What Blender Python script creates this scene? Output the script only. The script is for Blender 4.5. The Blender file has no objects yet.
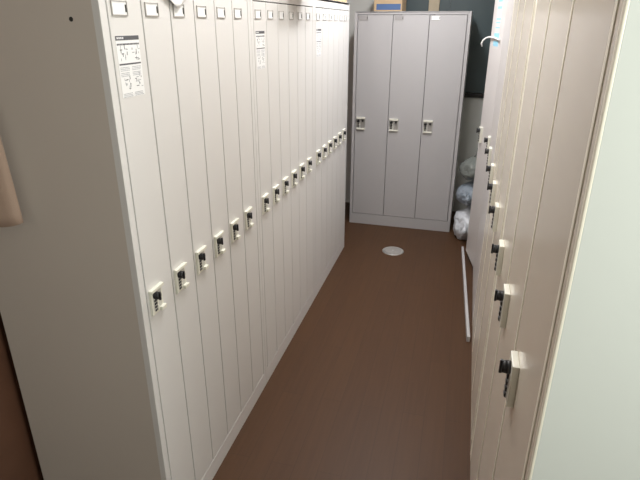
import bpy, bmesh, math, random
from mathutils import Vector, Matrix, noise
random.seed(7)
scene = bpy.context.scene
COL = scene.collection
R = math.radians

# ------------------------------------------------------------------ camera
YAW, PITCH, ROLL = -0.2562, 0.3896, 0.0035
cy, sy, cp, sp = math.cos(YAW), math.sin(YAW), math.cos(PITCH), math.sin(PITCH)
fwd = Vector((sy*cp, cy*cp, -sp)); rgt = Vector((cy, -sy, 0)); up = rgt.cross(fwd)
r2 = math.cos(ROLL)*rgt + math.sin(ROLL)*up
u2 = -math.sin(ROLL)*rgt + math.cos(ROLL)*up
cam_data = bpy.data.cameras.new('camera'); cam = bpy.data.objects.new('camera', cam_data); COL.objects.link(cam)
m = Matrix((r2, u2, -fwd)).transposed().to_4x4(); m.translation = (0.8258, -1.1488, 1.7113)
cam.matrix_world = m
cam_data.sensor_width = 36; cam_data.lens = 528.11/640*36; cam_data.clip_start = 0.02
scene.camera = cam

# ------------------------------------------------------------------ world, light, exposure
world = bpy.data.worlds.new('world'); scene.world = world; world.use_nodes = True
world.node_tree.nodes['Background'].inputs[0].default_value = (0.62, 0.68, 0.72, 1)
world.node_tree.nodes['Background'].inputs[1].default_value = 0.5
vs = scene.view_settings
vs.view_transform = 'Standard'; vs.look = 'None'; vs.gamma = 1; vs.use_curve_mapping = False
vs.exposure = 0.0

def area(name, loc, direction, sx, sy_, power, color):
    l = bpy.data.lights.new(name, 'AREA'); l.shape = 'RECTANGLE'; l.size = sx; l.size_y = sy_
    l.energy = power; l.color = color
    o = bpy.data.objects.new(name, l); COL.objects.link(o); o.location = loc
    o.rotation_euler = Vector(direction).to_track_quat('-Z', 'Y').to_euler()
    return o
area('near_lamp_light', (0.46, 0.65, 2.53), (0, 0, -1), 0.16, 1.15, 17.5, (1.0, 0.985, 0.965))
area('far_lamp_light', (0.46, 2.35, 2.53), (0, 0, -1), 0.16, 1.15, 31, (0.99, 0.99, 1.0))
area('added_side_light', (2.16, -1.15, 1.90), (-1, 0.1, 0), 0.9, 0.5, 35, (0.97, 1.0, 0.95))  # added light from out of view, brightens the right side panel

# ------------------------------------------------------------------ materials
def mat(name, col, rough=0.5, metal=0.0, spec=0.5, noise_amt=0.0, noise_scale=8, bump=0.0, bump_scale=60, emit=None, estr=0, coat=0, trans=0, alpha=1):
    M = bpy.data.materials.new(name); M.use_nodes = True
    nt = M.node_tree; b = nt.nodes['Principled BSDF']
    b.inputs['Base Color'].default_value = (*col, 1); b.inputs['Roughness'].default_value = rough
    b.inputs['Metallic'].default_value = metal; b.inputs['Specular IOR Level'].default_value = spec
    b.inputs['Coat Weight'].default_value = coat; b.inputs['Transmission Weight'].default_value = trans
    b.inputs['Alpha'].default_value = alpha
    tc = nt.nodes.new('ShaderNodeTexCoord')
    n = nt.nodes.new('ShaderNodeTexNoise'); n.inputs['Scale'].default_value = noise_scale; n.inputs['Detail'].default_value = 5
    nt.links.new(tc.outputs['Object'], n.inputs['Vector'])
    mx = nt.nodes.new('ShaderNodeMix'); mx.data_type = 'RGBA'
    mx.inputs[6].default_value = (*[c*(1-noise_amt) for c in col], 1)
    mx.inputs[7].default_value = (*[min(1, c*(1+noise_amt)) for c in col], 1)
    nt.links.new(n.outputs['Fac'], mx.inputs[0]); nt.links.new(mx.outputs[2], b.inputs['Base Color'])
    if bump:
        n2 = nt.nodes.new('ShaderNodeTexNoise'); n2.inputs['Scale'].default_value = bump_scale; n2.inputs['Detail'].default_value = 3
        nt.links.new(tc.outputs['Object'], n2.inputs['Vector'])
        bp = nt.nodes.new('ShaderNodeBump'); bp.inputs['Strength'].default_value = bump; bp.inputs['Distance'].default_value = 0.002
        nt.links.new(n2.outputs['Fac'], bp.inputs['Height']); nt.links.new(bp.outputs['Normal'], b.inputs['Normal'])
    if emit:
        b.inputs['Emission Color'].default_value = (*emit, 1); b.inputs['Emission Strength'].default_value = estr
    return M

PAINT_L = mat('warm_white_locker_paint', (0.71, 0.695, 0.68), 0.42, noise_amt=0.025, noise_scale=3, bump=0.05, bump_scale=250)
SHADE_LS = mat('shaded_locker_side', (0.60, 0.54, 0.485), 0.45, noise_amt=0.03, noise_scale=3)  # dimness of the unlit sides put into a tanner, darker colour
PAINT_R = mat('cream_locker_paint', (0.86, 0.78, 0.67), 0.2, noise_amt=0.02, noise_scale=3)
PAINT_F = mat('pale_lavender_locker_paint', (0.68, 0.64, 0.62), 0.3, noise_amt=0.02, noise_scale=3)
SIDE_R = mat('pale_locker_side', (0.76, 0.79, 0.74), 0.45, noise_amt=0.02, noise_scale=2)  # paler and greener than the right door fronts
EDGE_LIGHT = mat('door_edge_highlight', (0.95, 0.90, 0.76), 0.4)  # light caught on door edges, put in as a bright cream colour
PAINT_G = mat('grey_locker_paint', (0.47, 0.455, 0.46), 0.4, noise_amt=0.02, noise_scale=3)
DARK = mat('dark_gap', (0.03, 0.028, 0.025), 0.9)
WHITE = mat('white_card', (0.85, 0.85, 0.85), 0.6)
LOCKW = mat('cream_lock_plastic', (0.80, 0.785, 0.69), 0.35)
LOCKG = mat('lock_recess_grey', (0.56, 0.55, 0.50), 0.4)
BLACK = mat('black_plastic', (0.02, 0.02, 0.022), 0.35)
INK = mat('printed_ink', (0.10, 0.10, 0.11), 0.7)
INKL = mat('light_printed_ink', (0.42, 0.43, 0.46), 0.7)
CYAN = mat('pale_blue_print', (0.30, 0.62, 0.78), 0.6)
METAL = mat('holder_metal', (0.40, 0.38, 0.36), 0.4, metal=0.3)
STEEL = mat('brushed_steel', (0.62, 0.62, 0.60), 0.35, metal=0.8, noise_amt=0.1, noise_scale=40)

# ------------------------------------------------------------------ mesh helpers
class MB:
    def __init__(s): s.bm = bmesh.new(); s.mats = []
    def mi(s, M):
        if M not in s.mats: s.mats.append(M)
        return s.mats.index(M)
    def box(s, a, b, M, bev=0.0):
        lo = [min(a[i], b[i]) for i in range(3)]; hi = [max(a[i], b[i]) for i in range(3)]
        vs_ = [s.bm.verts.new((x, y, z)) for x in (lo[0], hi[0]) for y in (lo[1], hi[1]) for z in (lo[2], hi[2])]
        fs = [s.bm.faces.new([vs_[i] for i in q]) for q in ((0,1,3,2),(4,6,7,5),(0,4,5,1),(2,3,7,6),(0,2,6,4),(1,5,7,3))]
        k = s.mi(M)
        for f in fs: f.material_index = k
        if bev:
            es = {e for f in fs for e in f.edges}
            r = bmesh.ops.bevel(s.bm, geom=list(es), offset=bev, segments=2, affect='EDGES', profile=0.6)
            for f in r['faces']: f.material_index = k
        return fs
    def cyl(s, c0, c1, r0, r1, M, seg=20, cap=True):
        c0 = Vector(c0); c1 = Vector(c1); d = (c1-c0).normalized()
        a = d.orthogonal().normalized(); b = d.cross(a); k = s.mi(M)
        ra = [s.bm.verts.new(c0+r0*(math.cos(t)*a+math.sin(t)*b)) for t in [2*math.pi*i/seg for i in range(seg)]]
        rb = [s.bm.verts.new(c1+r1*(math.cos(t)*a+math.sin(t)*b)) for t in [2*math.pi*i/seg for i in range(seg)]]
        for i in range(seg):
            f = s.bm.faces.new((ra[i], ra[(i+1)%seg], rb[(i+1)%seg], rb[i])); f.material_index = k; f.smooth = True
        if cap:
            f = s.bm.faces.new(ra[::-1]); f.material_index = k
            f = s.bm.faces.new(rb); f.material_index = k
    def tube(s, pts, r, M, seg=10):
        pts = [Vector(p) for p in pts]; k = s.mi(M); rings = []
        prev = None
        for i, p in enumerate(pts):
            d = (pts[min(i+1, len(pts)-1)]-pts[max(i-1, 0)]).normalized()
            a = (prev - prev.dot(d)*d).normalized() if prev is not None else d.orthogonal().normalized()
            prev = a; b = d.cross(a); rr = r[i] if isinstance(r, (list, tuple)) else r
            rings.append([s.bm.verts.new(p+rr*(math.cos(2*math.pi*j/seg)*a+math.sin(2*math.pi*j/seg)*b)) for j in range(seg)])
        for A, B in zip(rings, rings[1:]):
            for j in range(seg):
                f = s.bm.faces.new((A[j], A[(j+1)%seg], B[(j+1)%seg], B[j])); f.material_index = k; f.smooth = True
        f = s.bm.faces.new(rings[0][::-1]); f.material_index = k
        f = s.bm.faces.new(rings[-1]); f.material_index = k
    def mesh(s, name):
        me = bpy.data.meshes.new(name)
        bmesh.ops.recalc_face_normals(s.bm, faces=s.bm.faces)
        s.bm.to_mesh(me); s.bm.free()
        for M in s.mats: me.materials.append(M)
        return me
    def build(s, name, parent=None, loc=None):
        return link(name, s.mesh(name), parent, loc)

def link(name, me, parent=None, loc=None, rot=None):
    o = bpy.data.objects.new(name, me); COL.objects.link(o)
    if parent is not None: o.parent = parent
    if loc is not None: o.location = loc
    if rot is not None: o.rotation_euler = rot
    return o
def tag(o, label, cat, group=None, kind=None):
    o['label'] = label; o['category'] = cat
    if group: o['group'] = group
    if kind: o['kind'] = kind
    return o
def empty(name, loc, rz=0):
    o = bpy.data.objects.new(name, None); COL.objects.link(o); o.location = loc; o.rotation_euler = (0, 0, rz)
    o.empty_display_size = 0.1
    return o
def struct(name, mb):
    o = mb.build(name); o['kind'] = 'structure'; return o

# ------------------------------------------------------------------ the room
def floor_material():
    M = bpy.data.materials.new('brown_wood_floor'); M.use_nodes = True; nt = M.node_tree
    b = nt.nodes['Principled BSDF']; b.inputs['Roughness'].default_value = 0.45; b.inputs['Specular IOR Level'].default_value = 0.2
    tc = nt.nodes.new('ShaderNodeTexCoord')
    mp = nt.nodes.new('ShaderNodeMapping'); mp.inputs['Rotation'].default_value = (0, 0, R(90))
    nt.links.new(tc.outputs['Object'], mp.inputs['Vector'])
    br = nt.nodes.new('ShaderNodeTexBrick'); br.inputs['Scale'].default_value = 1
    br.inputs['Brick Width'].default_value = 0.9; br.inputs['Row Height'].default_value = 0.1
    br.inputs['Mortar Size'].default_value = 0.0012; br.inputs['Bias'].default_value = 0
    br.inputs['Color1'].default_value = (0.082, 0.040, 0.0195, 1); br.inputs['Color2'].default_value = (0.076, 0.037, 0.0185, 1)
    br.inputs['Mortar'].default_value = (0.060, 0.030, 0.016, 1)
    nt.links.new(mp.outputs['Vector'], br.inputs['Vector'])
    mp2 = nt.nodes.new('ShaderNodeMapping'); mp2.inputs['Scale'].default_value = (60, 3, 1)
    nt.links.new(tc.outputs['Object'], mp2.inputs['Vector'])
    n = nt.nodes.new('ShaderNodeTexNoise'); n.inputs['Scale'].default_value = 1; n.inputs['Detail'].default_value = 6
    nt.links.new(mp2.outputs['Vector'], n.inputs['Vector'])
    rp = nt.nodes.new('ShaderNodeMapRange'); rp.inputs[3].default_value = 0.82; rp.inputs[4].default_value = 1.15
    nt.links.new(n.outputs['Fac'], rp.inputs[0])
    mx = nt.nodes.new('ShaderNodeMix'); mx.data_type = 'RGBA'; mx.blend_type = 'MULTIPLY'; mx.inputs[0].default_value = 1
    nt.links.new(br.outputs['Color'], mx.inputs[6]); nt.links.new(rp.outputs[0], mx.inputs[7])
    nt.links.new(mx.outputs[2], b.inputs['Base Color'])
    return M
FLOOR = floor_material()
WALLM = mat('grey_plaster', (0.76, 0.77, 0.74), 0.85, noise_amt=0.06, noise_scale=5, bump=0.2, bump_scale=120)
WALLP = mat('pale_plaster', (0.62, 0.62, 0.58), 0.85, noise_amt=0.04, noise_scale=5)
WOOD = mat('dark_brown_wood', (0.13, 0.06, 0.035), 0.5, noise_amt=0.25, noise_scale=6)
SILL = mat('black_window_sill', (0.015, 0.015, 0.016), 0.4)
GLASS = mat('dark_teal_glass', (0.085, 0.115, 0.125), 0.3, noise_amt=0.15, noise_scale=4)
GLASS2 = mat('added_window_glass', (0.8, 0.9, 0.9), 0.1, trans=0.9)
WOODL = mat('light_wood', (0.55, 0.46, 0.33), 0.55, noise_amt=0.1, noise_scale=12)

X0, X1, X2, Y0, Y1, ZC = -0.56, 1.60, 2.20, -2.6, 3.95, 2.6
b = MB(); b.box((X0-0.1, Y0-0.1, -0.1), (X2+0.1, Y1+0.1, 0), FLOOR); struct('floor', b)
b = MB(); b.box((X0-0.1, Y0-0.1, ZC), (X2+0.1, Y1+0.1, ZC+0.1), WALLP); struct('ceiling', b)
b = MB(); b.box((X0-0.1, Y0, 0), (X0, Y1, ZC), WOOD)
for i in range(22):                                         # boarded wall: vertical battens
    y = Y0+0.15+i*0.29
    if y < Y1-0.05: b.box((X0, y, 0.0), (X0+0.006, y+0.012, ZC), WOOD)
struct('wall_left', b)
WX0, WX1, WZ0, WZ1 = 0.205, 1.30, 1.13, 2.2
b = MB()
b.box((X0-0.1, Y1, 0), (WX0, Y1+0.1, ZC), WALLM); b.box((WX1, Y1, 0), (X1, Y1+0.1, ZC), WALLM)
b.box((WX0, Y1, 0), (WX1, Y1+0.1, WZ0), WALLM); b.box((WX0, Y1, WZ1), (WX1, Y1+0.1, ZC), WALLM)
struct('wall_back', b)
b = MB(); b.box((X1, -0.34, 0), (X2+0.1, Y1+0.1, ZC), WALLP); struct('wall_right', b)
b = MB()                                                    # unseen wall behind and right of the camera, holds the added window
b.box((X2, Y0, 0), (X2+0.1, -1.65, ZC), WALLP); b.box((X2, -0.65, 0), (X2+0.1, -0.34, ZC), WALLP)
b.box((X2, -1.65, 0), (X2+0.1, -0.65, 1.1), WALLP); b.box((X2, -1.65, 2.15), (X2+0.1, -0.65, ZC), WALLP)
struct('wall_window_side', b)
b = MB(); b.box((X0-0.1, Y0-0.1, 0), (X2+0.1, Y0, ZC), WALLP); struct('wall_front', b)
w = empty('window_1', (WX0, Y1, WZ0)); w['kind'] = 'structure'
b = MB()
b.box((0, 0.05, 0), (WX1-WX0, 0.06, WZ1-WZ0), GLASS); b.build('pane', w)
b = MB()
b.box((-0.02, -0.03, -0.035), (WX1-WX0+0.02, 0.05, 0.0), SILL, 0.003)
b.box((0, 0.01, WZ1-WZ0-0.03), (WX1-WX0, 0.05, WZ1-WZ0), SILL)
b.box((0.425, 0.035, 0), (0.436, 0.05, WZ1-WZ0), GLASS); b.build('window_frame', w)
b = MB(); b.box((0.255, 0.0, 0.0), (0.345, 0.05, WZ1-WZ0), WOODL, 0.003); b.build('mullion', w)
w = empty('added_window', (X2, -1.65, 1.1)); w['kind'] = 'structure'  # unseen window, added to house the side light
b = MB(); b.box((0.06, 0, 0), (0.07, 1.0, 1.05), GLASS2); b.build('pane', w)
b = MB(); b.box((0.03, 0, 0), (0.09, 0.04, 1.05), WHITE); b.box((0.03, 0.96, 0), (0.09, 1.0, 1.05), WHITE)
b.box((0.03, 0.04, 0), (0.09, 0.96, 0.04), WHITE); b.box((0.03, 0.04, 1.01), (0.09, 0.96, 1.05), WHITE)
b.box((0.03, 0.48, 0.04), (0.09, 0.52, 1.01), WHITE); b.build('window_frame', w)

# ------------------------------------------------------------------ lockers
# local frame: front face in the plane x=0 looking to +x, y runs to the right, low y = lock side of every door
def body_mesh(n, e, dw, D, H, zb, zt, paint, side, ft=0.0, hole=None, edge=None):
    edge = edge or paint
    W = 2*e+n*dw; b = MB(); t = 0.012
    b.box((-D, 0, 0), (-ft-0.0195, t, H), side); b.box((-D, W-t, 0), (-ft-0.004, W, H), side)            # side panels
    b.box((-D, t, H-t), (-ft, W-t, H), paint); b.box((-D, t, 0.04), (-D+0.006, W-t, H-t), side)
    b.box((-D+0.006, t, zb-0.03), (-0.03, W-t, zb-0.018), paint)                             # bottom shelf
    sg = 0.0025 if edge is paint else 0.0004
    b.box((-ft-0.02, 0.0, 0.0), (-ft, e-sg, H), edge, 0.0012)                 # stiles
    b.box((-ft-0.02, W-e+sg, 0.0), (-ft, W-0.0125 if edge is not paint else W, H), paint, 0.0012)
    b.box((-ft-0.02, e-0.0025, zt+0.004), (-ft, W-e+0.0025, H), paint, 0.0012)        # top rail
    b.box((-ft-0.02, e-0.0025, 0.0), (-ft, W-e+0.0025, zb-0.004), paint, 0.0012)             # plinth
    if edge is not paint: b.box((-ft-0.004, W-0.0125, 0.0), (-ft+0.001, W+0.0004, H), edge, 0.0015)  # bright rim highlight as a coloured strip
    for i in range(1, n):
        b.box((-D+0.006, e+i*dw-0.004, zb-0.018), (-0.024, e+i*dw+0.004, H-t), DARK)
    if hole: b.cyl((hole[0], -0.0006, hole[1]), (hole[0], 0.001, hole[1]), 0.0055, 0.0055, DARK, 14)
    return b.mesh('body')
def door_mesh(dw, zb, zt, paint, edge, gap=0.002, t=0.018):
    b = MB(); fs = b.box((-t, gap, zb), (0, dw-gap, zt), paint, 0.0016)
    if edge is not paint:                                   # turned edge on the hinge side, its highlight put in as cream colour
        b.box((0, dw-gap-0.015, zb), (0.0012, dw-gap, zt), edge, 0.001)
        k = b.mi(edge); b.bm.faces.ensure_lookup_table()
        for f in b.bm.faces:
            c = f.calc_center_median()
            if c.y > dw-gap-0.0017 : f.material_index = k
    return b.mesh('door')
def lock_mesh(y, z, w, h, t):
    b = MB()
    b.box((0, y, z), (t*0.6, y+w, z+h), LOCKW, 0.0015)                              # base plate
    b.box((t*0.6, y+0.010, z+0.012), (t*0.6+0.0008, y+w-0.008, z+h-0.010), LOCKG)   # sunken face
    b.box((0.0, y-0.001, z+h-0.007), (t+0.006, y+w+0.001, z+h+0.003), LOCKW, 0.0015)# hood on top
    b.box((0.0, y-0.0005, z+0.004), (t+0.002, y+0.008, z+h-0.002), LOCKW, 0.001)    # left rim
    for i in range(4):                                                              # number wheels
        zz = z+h*0.10+i*h*0.125
        b.cyl((t*0.6, y+w*0.36-0.0055, zz+0.004), (t*0.6, y+w*0.36+0.0055, zz+0.004), 0.0036, 0.0036, BLACK, 12)
        b.box((t*0.6, y+w*0.36+0.008, zz), (t*0.6+0.003, y+w*0.36+0.013, zz+0.008), LOCKW)
    b.box((0.0, y+w*0.62, z+0.001), (t+0.008, y+w, z+0.014), LOCKW, 0.002)          # release slider
    return b.mesh('combination_lock')
def knob_mesh(y, z, x, r=0.0115, l=0.016):
    b = MB(); b.cyl((x*0.6, y, z), (x*0.6+l*0.5, y, z), r*1.03, r*1.03, BLACK, 18)
    b.cyl((x*0.6+l*0.5, y, z), (x*0.6+l, y, z), r, r*0.95, BLACK, 18)
    b.box((x*0.6+l*0.9, y-r*0.25, z-r*1.15), (x*0.6+l*1.25, y+r*0.25, z+r*1.15), BLACK, 0.001)
    return b.mesh('lock_knob')
def slab_lock_mesh(y, z, w, h, t):
    b = MB()
    b.box((0, y, z), (t, y+w, z+h), LOCKW, 0.002)
    b.box((t, y+0.006, z+0.008), (t+0.0008, y+w-0.012, z+h-0.03), LOCKG)
    for i in range(4):
        zz = z+h*0.10+i*h*0.155
        b.cyl((t, y+w*0.5-0.008, zz), (t, y+w*0.5+0.008, zz), 0.0054, 0.0054, BLACK, 12)
    return b.mesh('combination_lock')
def square_lock_mesh(y, z):
    b = MB()
    b.box((0, y, z), (0.004, y+0.078, z+0.105), STEEL, 0.001)
    b.box((0.004, y+0.002, z+0.09), (0.016, y+0.076, z+0.105), LOCKW, 0.001)
    b.box((0.004, y+0.002, z), (0.014, y+0.076, z+0.010), LOCKW, 0.001)
    b.box((0.004, y+0.005, z+0.012), (0.0048, y+0.034, z+0.085), LOCKG)
    b.box((0.004, y+0.040, z+0.012), (0.0048, y+0.072, z+0.085), METAL)
    b.cyl((0.004, y+0.019, z+0.070), (0.020, y+0.019, z+0.070), 0.0125, 0.011, BLACK, 18)
    for i in range(3): b.cyl((0.005, y+0.012, z+0.022+i*0.013), (0.005, y+0.026, z+0.022+i*0.013), 0.005, 0.005, BLACK, 10)
    b.box((0.004, y+0.050, z+0.066), (0.014, y+0.064, z+0.082), BLACK, 0.001)
    return b.mesh('combination_lock')
def holder_mesh(y, z, w, h, card, fr):
    b = MB(); q = 0.0028
    b.box((0, y, z), (0.001, y+w, z+h), card)
    b.box((0, y-q, z-q), (0.0028, y, z+h+q), fr); b.box((0, y+w, z-q), (0.0028, y+w+q*0.6, z+h+q), fr)
    b.box((0, y, z-q), (0.0028, y+w, z), fr); b.box((0, y, z+h), (0.0022, y+w, z+h+q*0.6), fr)
    b.box((0.001, y+w-0.006, z+0.006), (0.0022, y+w-0.002, z+h-0.006), BLACK)
    return b.mesh('name_card_holder')
def notice_mesh(y, z, w, h):
    """instruction sheet: dark heading bar, small drawings, lines of small print"""
    b = MB(); rnd = random.Random(3); T = 0.0006
    b.box((0, y, z), (T, y+w, z+h), WHITE)
    def ink(y0, z0, y1, z1, M=INK): b.box((T, y+y0*w, z+z0*h), (T+0.0003, y+y1*w, z+z1*h), M)
    ink(0.0, 0.93, 1.0, 1.0); 
    for i in range(4): b.box((T+0.0003, y+(0.05+i*0.075)*w, z+0.95*h), (T+0.0005, y+(0.10+i*0.075)*w, z+0.98*h), WHITE)
    for i in range(16):
        u = 0.03+i*0.06; ink(u, 0.852, u+0.045, 0.88)
    ink(0.03, 0.535, 0.97, 0.56)
    for (cx, cz) in ((0.27, 0.70), (0.78, 0.70), (0.27, 0.22), (0.78, 0.24)):
        for k in range(13):
            a = cx-0.16+rnd.random()*0.3; c = cz-0.10+rnd.random()*0.2
            if rnd.random() < .5: ink(a, c, a+0.06+rnd.random()*0.06, c+0.012, INKL if rnd.random() < .6 else INK)
            else: ink(a, c, a+0.018, c+0.03+rnd.random()*0.05, INKL if rnd.random() < .6 else INK)
    for (cx, c0) in ((0.05, 0.49), (0.55, 0.49), (0.05, 0.40), (0.55, 0.40), (0.05, 0.06), (0.55, 0.06)):
        for k in range(3):
            u = cx
            while u < cx+0.36:
                l = 0.02+rnd.random()*0.04; ink(u, c0-k*0.025, u+l, c0-k*0.025+0.011, INKL); u += l+0.015
    return b.mesh('instruction_notice')

def make_locker(name, n, e, dw, D, H, zb, zt, paint, side, edge, ft, lockf, holder_for, notice=None, hole=None, gap=0.002, ajar=None):
    root = empty(name, (0, 0, 0))
    link('body', body_mesh(n, e, dw, D, H, zb, zt, paint, side, ft, hole, edge), root)
    dm = door_mesh(dw, zb, zt, paint, edge, gap)
    lm = lockf[0]; km = lockf[1]
    for i in range(n):
        if ajar and i == ajar[0]:
            # hinge at the high-y side: pivot there
            d = link('door', door_mesh(dw, zb, zt, paint, edge, gap), root, (0, e+(i+1)*dw, 0), (0, 0, ajar[1]))
            d.data.transform(Matrix.Translation((0, -dw, 0)))
            off = (0, -dw, 0)
        else:
            d = link('door', dm, root, (0, e+i*dw, 0)); off = (0, 0, 0)
        link('combination_lock', lm, d, off)
        if km: link('lock_knob', km, d, off)
        hm = holder_for(i)
        if hm: link('name_card_holder', hm, d, off)
        if notice and i == 0: link('instruction_notice', notice, d, off)
    return root

# left bank: three six-door units
eL, dL = 0.0282, 0.1456; WL = 2*eL+6*dL
lock_l = lock_mesh(0.011, 0.905, 0.066, 0.083, 0.006); knob_l = knob_mesh(0.036, 0.966, 0.006)
hold_l = holder_mesh(0.018, 1.729, 0.060, 0.029, WHITE, METAL)
note_l = notice_mesh(0.016, 1.534, 0.100, 0.147)
units = [('cream six-door steel locker nearest the camera on the left, its side panel tinted tan for shade', 0),
         ('cream six-door locker in the middle of the left row', 1),
         ('cream six-door locker at the far end of the left row', 2)]
for lab, i in units:
    r_ = make_locker('locker', 6, eL, dL, 0.515, 1.84, 0.085, 1.79, PAINT_L, SHADE_LS, PAINT_L, 0.0,
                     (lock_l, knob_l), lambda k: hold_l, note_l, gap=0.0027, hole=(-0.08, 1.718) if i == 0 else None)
    r_.location = (0, i*WL + (0.0, 0.002, 0.005)[i], 0)
    tag(r_, lab, 'locker', 'six-door lockers along the left side')

# right bank: three three-door units, facing the left bank
eR, dR = 0.0356, 0.3430; WR = 2*eR+3*dR; XR, YR, AR = 0.9994, -0.4033, 0.0096
lock_r = slab_lock_mesh(0.040, 0.925, 0.066, 0.106, 0.015); knob_r = knob_mesh(0.074, 1.008, 0.024, 0.0145, 0.019)
labsR = ['cream three-door locker nearest on the right, pale side panel facing the camera',
         'cream three-door locker in the middle of the right row',
         'pale three-door locker at the far end of the right row, its last door ajar']
for i in range(3):
    s_far = (i+1)*WR + i*0.0055
    r_ = make_locker('locker', 3, eR, dR, 0.515, 1.98, 0.050, 1.94, PAINT_R if i < 2 else PAINT_F, SIDE_R if i == 0 else PAINT_R, EDGE_LIGHT if i < 2 else PAINT_F, 0.0004,
                     (lock_r, knob_r), lambda k: None, None, gap=0.0008 if i < 2 else 0.002, ajar=(0, R(10.3)) if i == 2 else None)
    r_.location = (XR+s_far*math.sin(AR), YR+s_far*math.cos(AR), 0); r_.rotation_euler = (0, 0, math.pi-AR)
    tag(r_, labsR[i], 'locker', 'three-door lockers along the right side')

# back locker
CARDG = mat('empty_card_slot', (0.36, 0.34, 0.34), 0.6)
hold_g = holder_mesh(0.014, 1.738, 0.066, 0.028, CARDG, METAL); hold_w = holder_mesh(0.014, 1.738, 0.066, 0.028, WHITE, METAL)
sq = square_lock_mesh(0.012, 0.865)
r_ = make_locker('locker', 3, 0.027, 0.2842, 0.515, 1.80, 0.10, 1.772, PAINT_G, PAINT_G, PAINT_G, 0.0,
                 (sq, None), lambda k: hold_w if k == 2 else hold_g)
r_.location = (-0.078, 3.376, 0); r_.rotation_euler = (0, 0, -math.pi/2-0.0172)
tag(r_, 'grey three-door steel locker standing across the far end of the corridor', 'locker')

# ------------------------------------------------------------------ floor things
t = empty('floor_drain', (0.402, 2.81, 0))
tag(t, 'round grey metal drain cover set in the brown floor', 'drain')
b = MB(); b.cyl((0, 0, 0), (0, 0, 0.004), 0.088, 0.085, STEEL, 40); b.build('rim', t)
b = MB(); b.cyl((0, 0, 0.004), (0, 0, 0.006), 0.070, 0.069, METAL, 36)
b.cyl((0, 0, 0.006), (0, 0, 0.0075), 0.011, 0.010, STEEL, 14); b.build('cover', t)

# loose strip lying on the floor along the right lockers
b = MB()
A, B = Vector((0.938, 2.97, 0)), Vector((0.988, 1.60, 0)); d = (B-A).normalized(); nrm = Vector((-d.y, d.x, 0))*-1
L_ = (B-A).length
b.box((0, 0, 0), (L_, 0.018, 0.035), PAINT_G, 0.002)
o = b.build('trim_strip'); o.location = A; o.rotation_euler = (0, 0, math.atan2(d.y, d.x))
tag(o, 'long narrow pale strip lying on the floor against the right lockers', 'strip')

# ------------------------------------------------------------------ bags in the far right corner
def bag(name, label, c, s, M, seed, knot=False):
    bm = bmesh.new(); bmesh.ops.create_icosphere(bm, subdivisions=5, radius=1)
    zmin = -0.8
    for v in bm.verts:
        p = v.co.copy(); n = p.normalized()
        f = 1+0.16*noise.noise(n*1.7+Vector((seed, 0, 0)))+0.10*abs(noise.noise(n*4.5+Vector((0, seed, 0))))-0.09*abs(noise.noise(n*9+Vector((0, 0, seed))))
        q = n*f
        if q.z > 0.55: k = (q.z-0.55); q.x *= max(.25, 1-k*1.3); q.y *= max(.25, 1-k*1.3)
        q.z = max(q.z, zmin+0.03*noise.noise(n*5))
        v.co = Vector((q.x*s[0], q.y*s[1], (q.z-zmin)*s[2]))
    for f in bm.faces: f.smooth = True
    me = bpy.data.meshes.new('bag_body'); bm.to_mesh(me); bm.free(); me.materials.append(M)
    root = empty(name, c); link('bag_body', me, root)
    zt = (max(v.co.z for v in me.vertices))
    mb = MB()
    if not knot: yf = min(v.co.y for v in me.vertices); pts = [(-0.03, yf+0.03, zt*0.55), (-0.035, yf+0.004, zt*0.52), (-0.035, yf-0.008, zt*0.48), (-0.04, yf-0.02, zt*0.36)]
    else: pts = [(0, 0, zt-0.02), (0.002, 0, zt+0.008), (0.01, 0.004, zt+0.02), (0.024, 0.008, zt+0.045)]
    mb.tube(pts, [0.022, 0.008, 0.016, 0.030], M, 14); mb.build('tied_neck', root)
    return tag(root, label, 'bag', None)
BAGW = mat('white_plastic_film', (0.66, 0.68, 0.72), 0.3, bump=0.5, bump_scale=30)
BAGB = mat('pale_blue_plastic_film', (0.27, 0.31, 0.36), 0.3, bump=0.5, bump_scale=30)
BAGC = mat('clear_plastic_film', (0.20, 0.215, 0.20), 0.2, bump=0.6, bump_scale=25)
bag('plastic_bag', 'white plastic bag on the floor beside the grey locker, lowest of the pile', (0.985, 3.30, 0), (0.132, 0.17, 0.150), BAGW, 1.3)
bag('plastic_bag', 'bluish grey plastic bag lying on the white bag in the corner', (0.985, 3.34, 0.290), (0.125, 0.16, 0.105), BAGB, 4.1)
bag('plastic_bag', 'clear greenish plastic bag topmost on the corner pile', (0.985, 3.38, 0.500), (0.122, 0.15, 0.105), BAGC, 8.2, True)

# ------------------------------------------------------------------ boxes on top
CARD = mat('cardboard', (0.50, 0.36, 0.22), 0.8, noise_amt=0.06, noise_scale=20)
BLUE = mat('blue_print', (0.07, 0.13, 0.28), 0.6)
PINE = mat('pine_board', (0.62, 0.46, 0.28), 0.6, noise_amt=0.12, noise_scale=10)
t = empty('cardboard_box', (0.06, 3.47, 1.80)); tag(t, 'cardboard box with a blue printed panel standing on the grey locker', 'box')
b = MB(); b.box((0, 0, 0), (0.225, 0.30, 0.20), CARD, 0.002); b.box((0.108, 0.0, 0.2), (0.117, 0.30, 0.2008), PINE); b.build('carton', t)
b = MB(); b.box((0.02, -0.001, 0.012), (0.215, 0.001, 0.056), BLUE)
b.build('printed_panel', t)
b = MB(); b.box((0, 0, 0), (0.42, 0.92, 0.022), PINE, 0.002)
o = b.build('wooden_board', None, (-0.425, 1.80, 1.84)); tag(o, 'pale wooden board lying on top of the far left locker', 'board')
t = empty('cardboard_box', (-0.27, 1.37, 1.84)); tag(t, 'cardboard box set on the middle left locker, jutting past its front edge', 'box')
b = MB(); b.box((0, 0, 0), (0.36, 0.28, 0.22), CARD, 0.003); b.build('carton', t)
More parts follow.
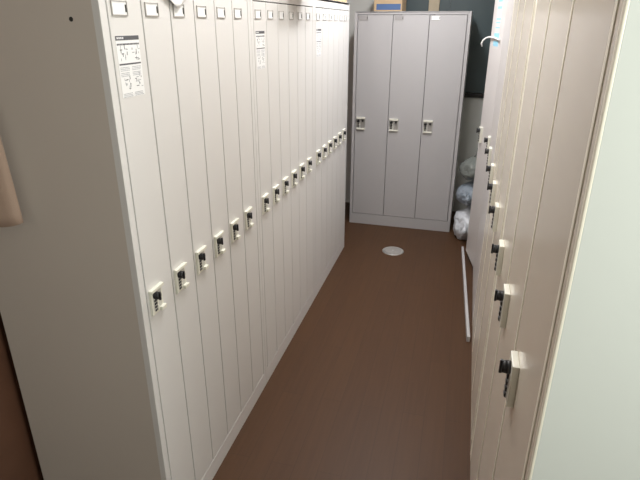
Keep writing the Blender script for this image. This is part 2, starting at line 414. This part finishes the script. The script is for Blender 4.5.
b = MB(); b.box((0, 0.12, 0.22), (0.36, 0.17, 0.2206), PINE); b.build('packing_tape', t)

# paper sheet drooping over the top of the first left locker
PAPER = mat('white_paper', (0.90, 0.90, 0.90), 0.6)
bm = bmesh.new(); N = 14; rows = []
for j in range(N+1):
    v = j/N                                     # 0 on the locker top .. 1 the tip hanging down
    row = []
    for i in range(9):
        u = i/8
        if v < 0.5:
            k = v/0.5; x = -0.16+0.164*k; z = 1.8415+0.001*math.sin(k*3); y0_, y1_ = 0.17, 0.50
            y = y0_+(y1_-y0_)*u; row.append((x+0.002, y, z))
        else:
            k = (v-0.5)/0.5; y0_ = 0.17+(0.350-0.17)*k; y1_ = 0.50+(0.356-0.50)*k
            row.append((0.006+0.003*math.sin(k*2.6), y0_+(y1_-y0_)*u, 1.8415-0.093*k))
    rows.append([bm.verts.new(p) for p in row])
for a, c in zip(rows, rows[1:]):
    for i in range(8):
        f = bm.faces.new((a[i], a[i+1], c[i+1], c[i])); f.smooth = True
me = bpy.data.meshes.new('paper_sheet'); bm.to_mesh(me); bm.free(); me.materials.append(PAPER)
o = link('paper_sheet', me); sm = o.modifiers.new('s', 'SOLIDIFY'); sm.thickness = 0.0006
tag(o, 'white sheet drooping over the top of the nearest left locker, tip reaching a name card', 'sheet')

# ------------------------------------------------------------------ tote bag on the side of the first locker
CLOTH = mat('beige_cotton', (0.42, 0.30, 0.23), 0.9, noise_amt=0.06, noise_scale=15, bump=0.4, bump_scale=400)
t = empty('tote_bag', (-0.472, -0.012, 1.182)); tag(t, 'beige cloth bag hanging at the left edge against the locker side', 'bag')
bm = bmesh.new(); NX, NZ = 20, 22; prof = []
for side_ in (-1, 1):
    g = []
    for j in range(NZ+1):
        v = j/NZ; half = 0.150+0.020*(1-v)**0.7; row = []
        for i in range(NX+1):
            u = i/NX*2-1
            rim = math.sqrt(max(0, 1-u*u))
            th = (0.006+0.026*(1-v)**0.5*min(1, (v*9)**.5))*rim**0.8
            y = -0.032+side_*th*(1+0.25*noise.noise(Vector((u*2, v*3, side_))))
            x = u*half
            z = 0.33*v+0.022*abs(u)**4*(1-v)**3
            row.append(bm.verts.new((x, min(y, 0.004), z)))
        g.append(row)
    for a, c in zip(g, g[1:]):
        for i in range(NX):
            f = bm.faces.new((a[i], a[i+1], c[i+1], c[i])); f.smooth = True
bmesh.ops.remove_doubles(bm, verts=bm.verts, dist=0.0008); bmesh.ops.recalc_face_normals(bm, faces=bm.faces)
me = bpy.data.meshes.new('bag_body'); bm.to_mesh(me); bm.free(); me.materials.append(CLOTH); link('bag_body', me, t)
b = MB(); b.tube([(-0.06, -0.032, 0.32), (-0.035, -0.03, 0.42), (0, -0.028, 0.47), (0.035, -0.03, 0.42), (0.06, -0.032, 0.32)], 0.007, CLOTH, 8); b.build('strap', t)
b = MB(); b.cyl((0.125, -0.052, 0.235), (0.125, -0.034, 0.235), 0.004, 0.004, BLACK, 12); b.build('snap_button', t)
b = MB(); b.cyl((-0.455, 0.0, 1.638), (-0.455, -0.008, 1.638), 0.016, 0.014, STEEL, 18)
b.tube([(-0.455, -0.006, 1.637), (-0.455, -0.03, 1.631), (-0.455, -0.045, 1.637), (-0.455, -0.048, 1.655)], 0.0035, STEEL, 8)
o = b.build('magnet_hook'); tag(o, 'small steel hook on the left locker side, holding the beige bag', 'hook')

# ------------------------------------------------------------------ hook / hanger and sticker sheet on the ajar door
HW = mat('white_plastic', (0.85, 0.85, 0.83), 0.35)
ajar = [o for o in bpy.data.objects if o.name.startswith('door') and o.type == 'MESH' and abs(o.rotation_euler.z) > 0.01][0]
b = MB()
b.box((0, -dR+0.10, 1.56), (0.0006, -dR+0.25, 1.89), PAINT_L)
for z0, z1 in ((1.80, 1.815), (1.84, 1.875), (1.685, 1.692), (1.715, 1.722), (1.735, 1.745)): b.box((0.0006, -dR+0.12, z0), (0.0009, -dR+0.235, z1), CYAN)
for z0, z1 in ((1.575, 1.608), (1.622, 1.655)): b.box((0.0006, -dR+0.105, z0), (0.0009, -dR+0.245, z1), CYAN)
o = b.build('notice_sheet', ajar); o['label'] = 'white sheet with pale blue printed blocks'
b = MB(); q = -dR
b.tube([(0.045, q-0.028, 1.565), (0.052, q-0.026, 1.585), (0.045, q-0.018, 1.607), (0.028, q-0.008, 1.622), (0.012, q+0.01, 1.627), (0.008, q+0.06, 1.628), (0.008, q+0.14, 1.627), (0.008, q+0.30, 1.618)], [0.004, 0.0055, 0.0055, 0.0055, 0.006, 0.006, 0.006, 0.005], HW, 10)
o = b.build('plastic_hook', ajar); o['label'] = 'curved white plastic hook'

# ------------------------------------------------------------------ ceiling lamp
for LY, lab in ((0.65, 'white fluorescent ceiling lamp over the near half of the corridor'), (2.35, 'white fluorescent ceiling lamp over the far half, before the grey locker')):
  t = empty('ceiling_lamp', (0.46, LY, ZC)); tag(t, lab, 'lamp', 'corridor ceiling lamps')
  b = MB(); b.box((-0.10, -0.62, -0.035), (0.10, 0.62, 0), HW, 0.004); b.build('housing', t)
  TUBE = mat('lit_tube', (1, 1, 1), 0.5, emit=(1.0, 0.96, 0.90), estr=6)
  for x in (-0.045, 0.045):
      b = MB(); b.cyl((x, -0.58, -0.05), (x, 0.58, -0.05), 0.0145, 0.0145, TUBE, 16); b.build('tube', t)
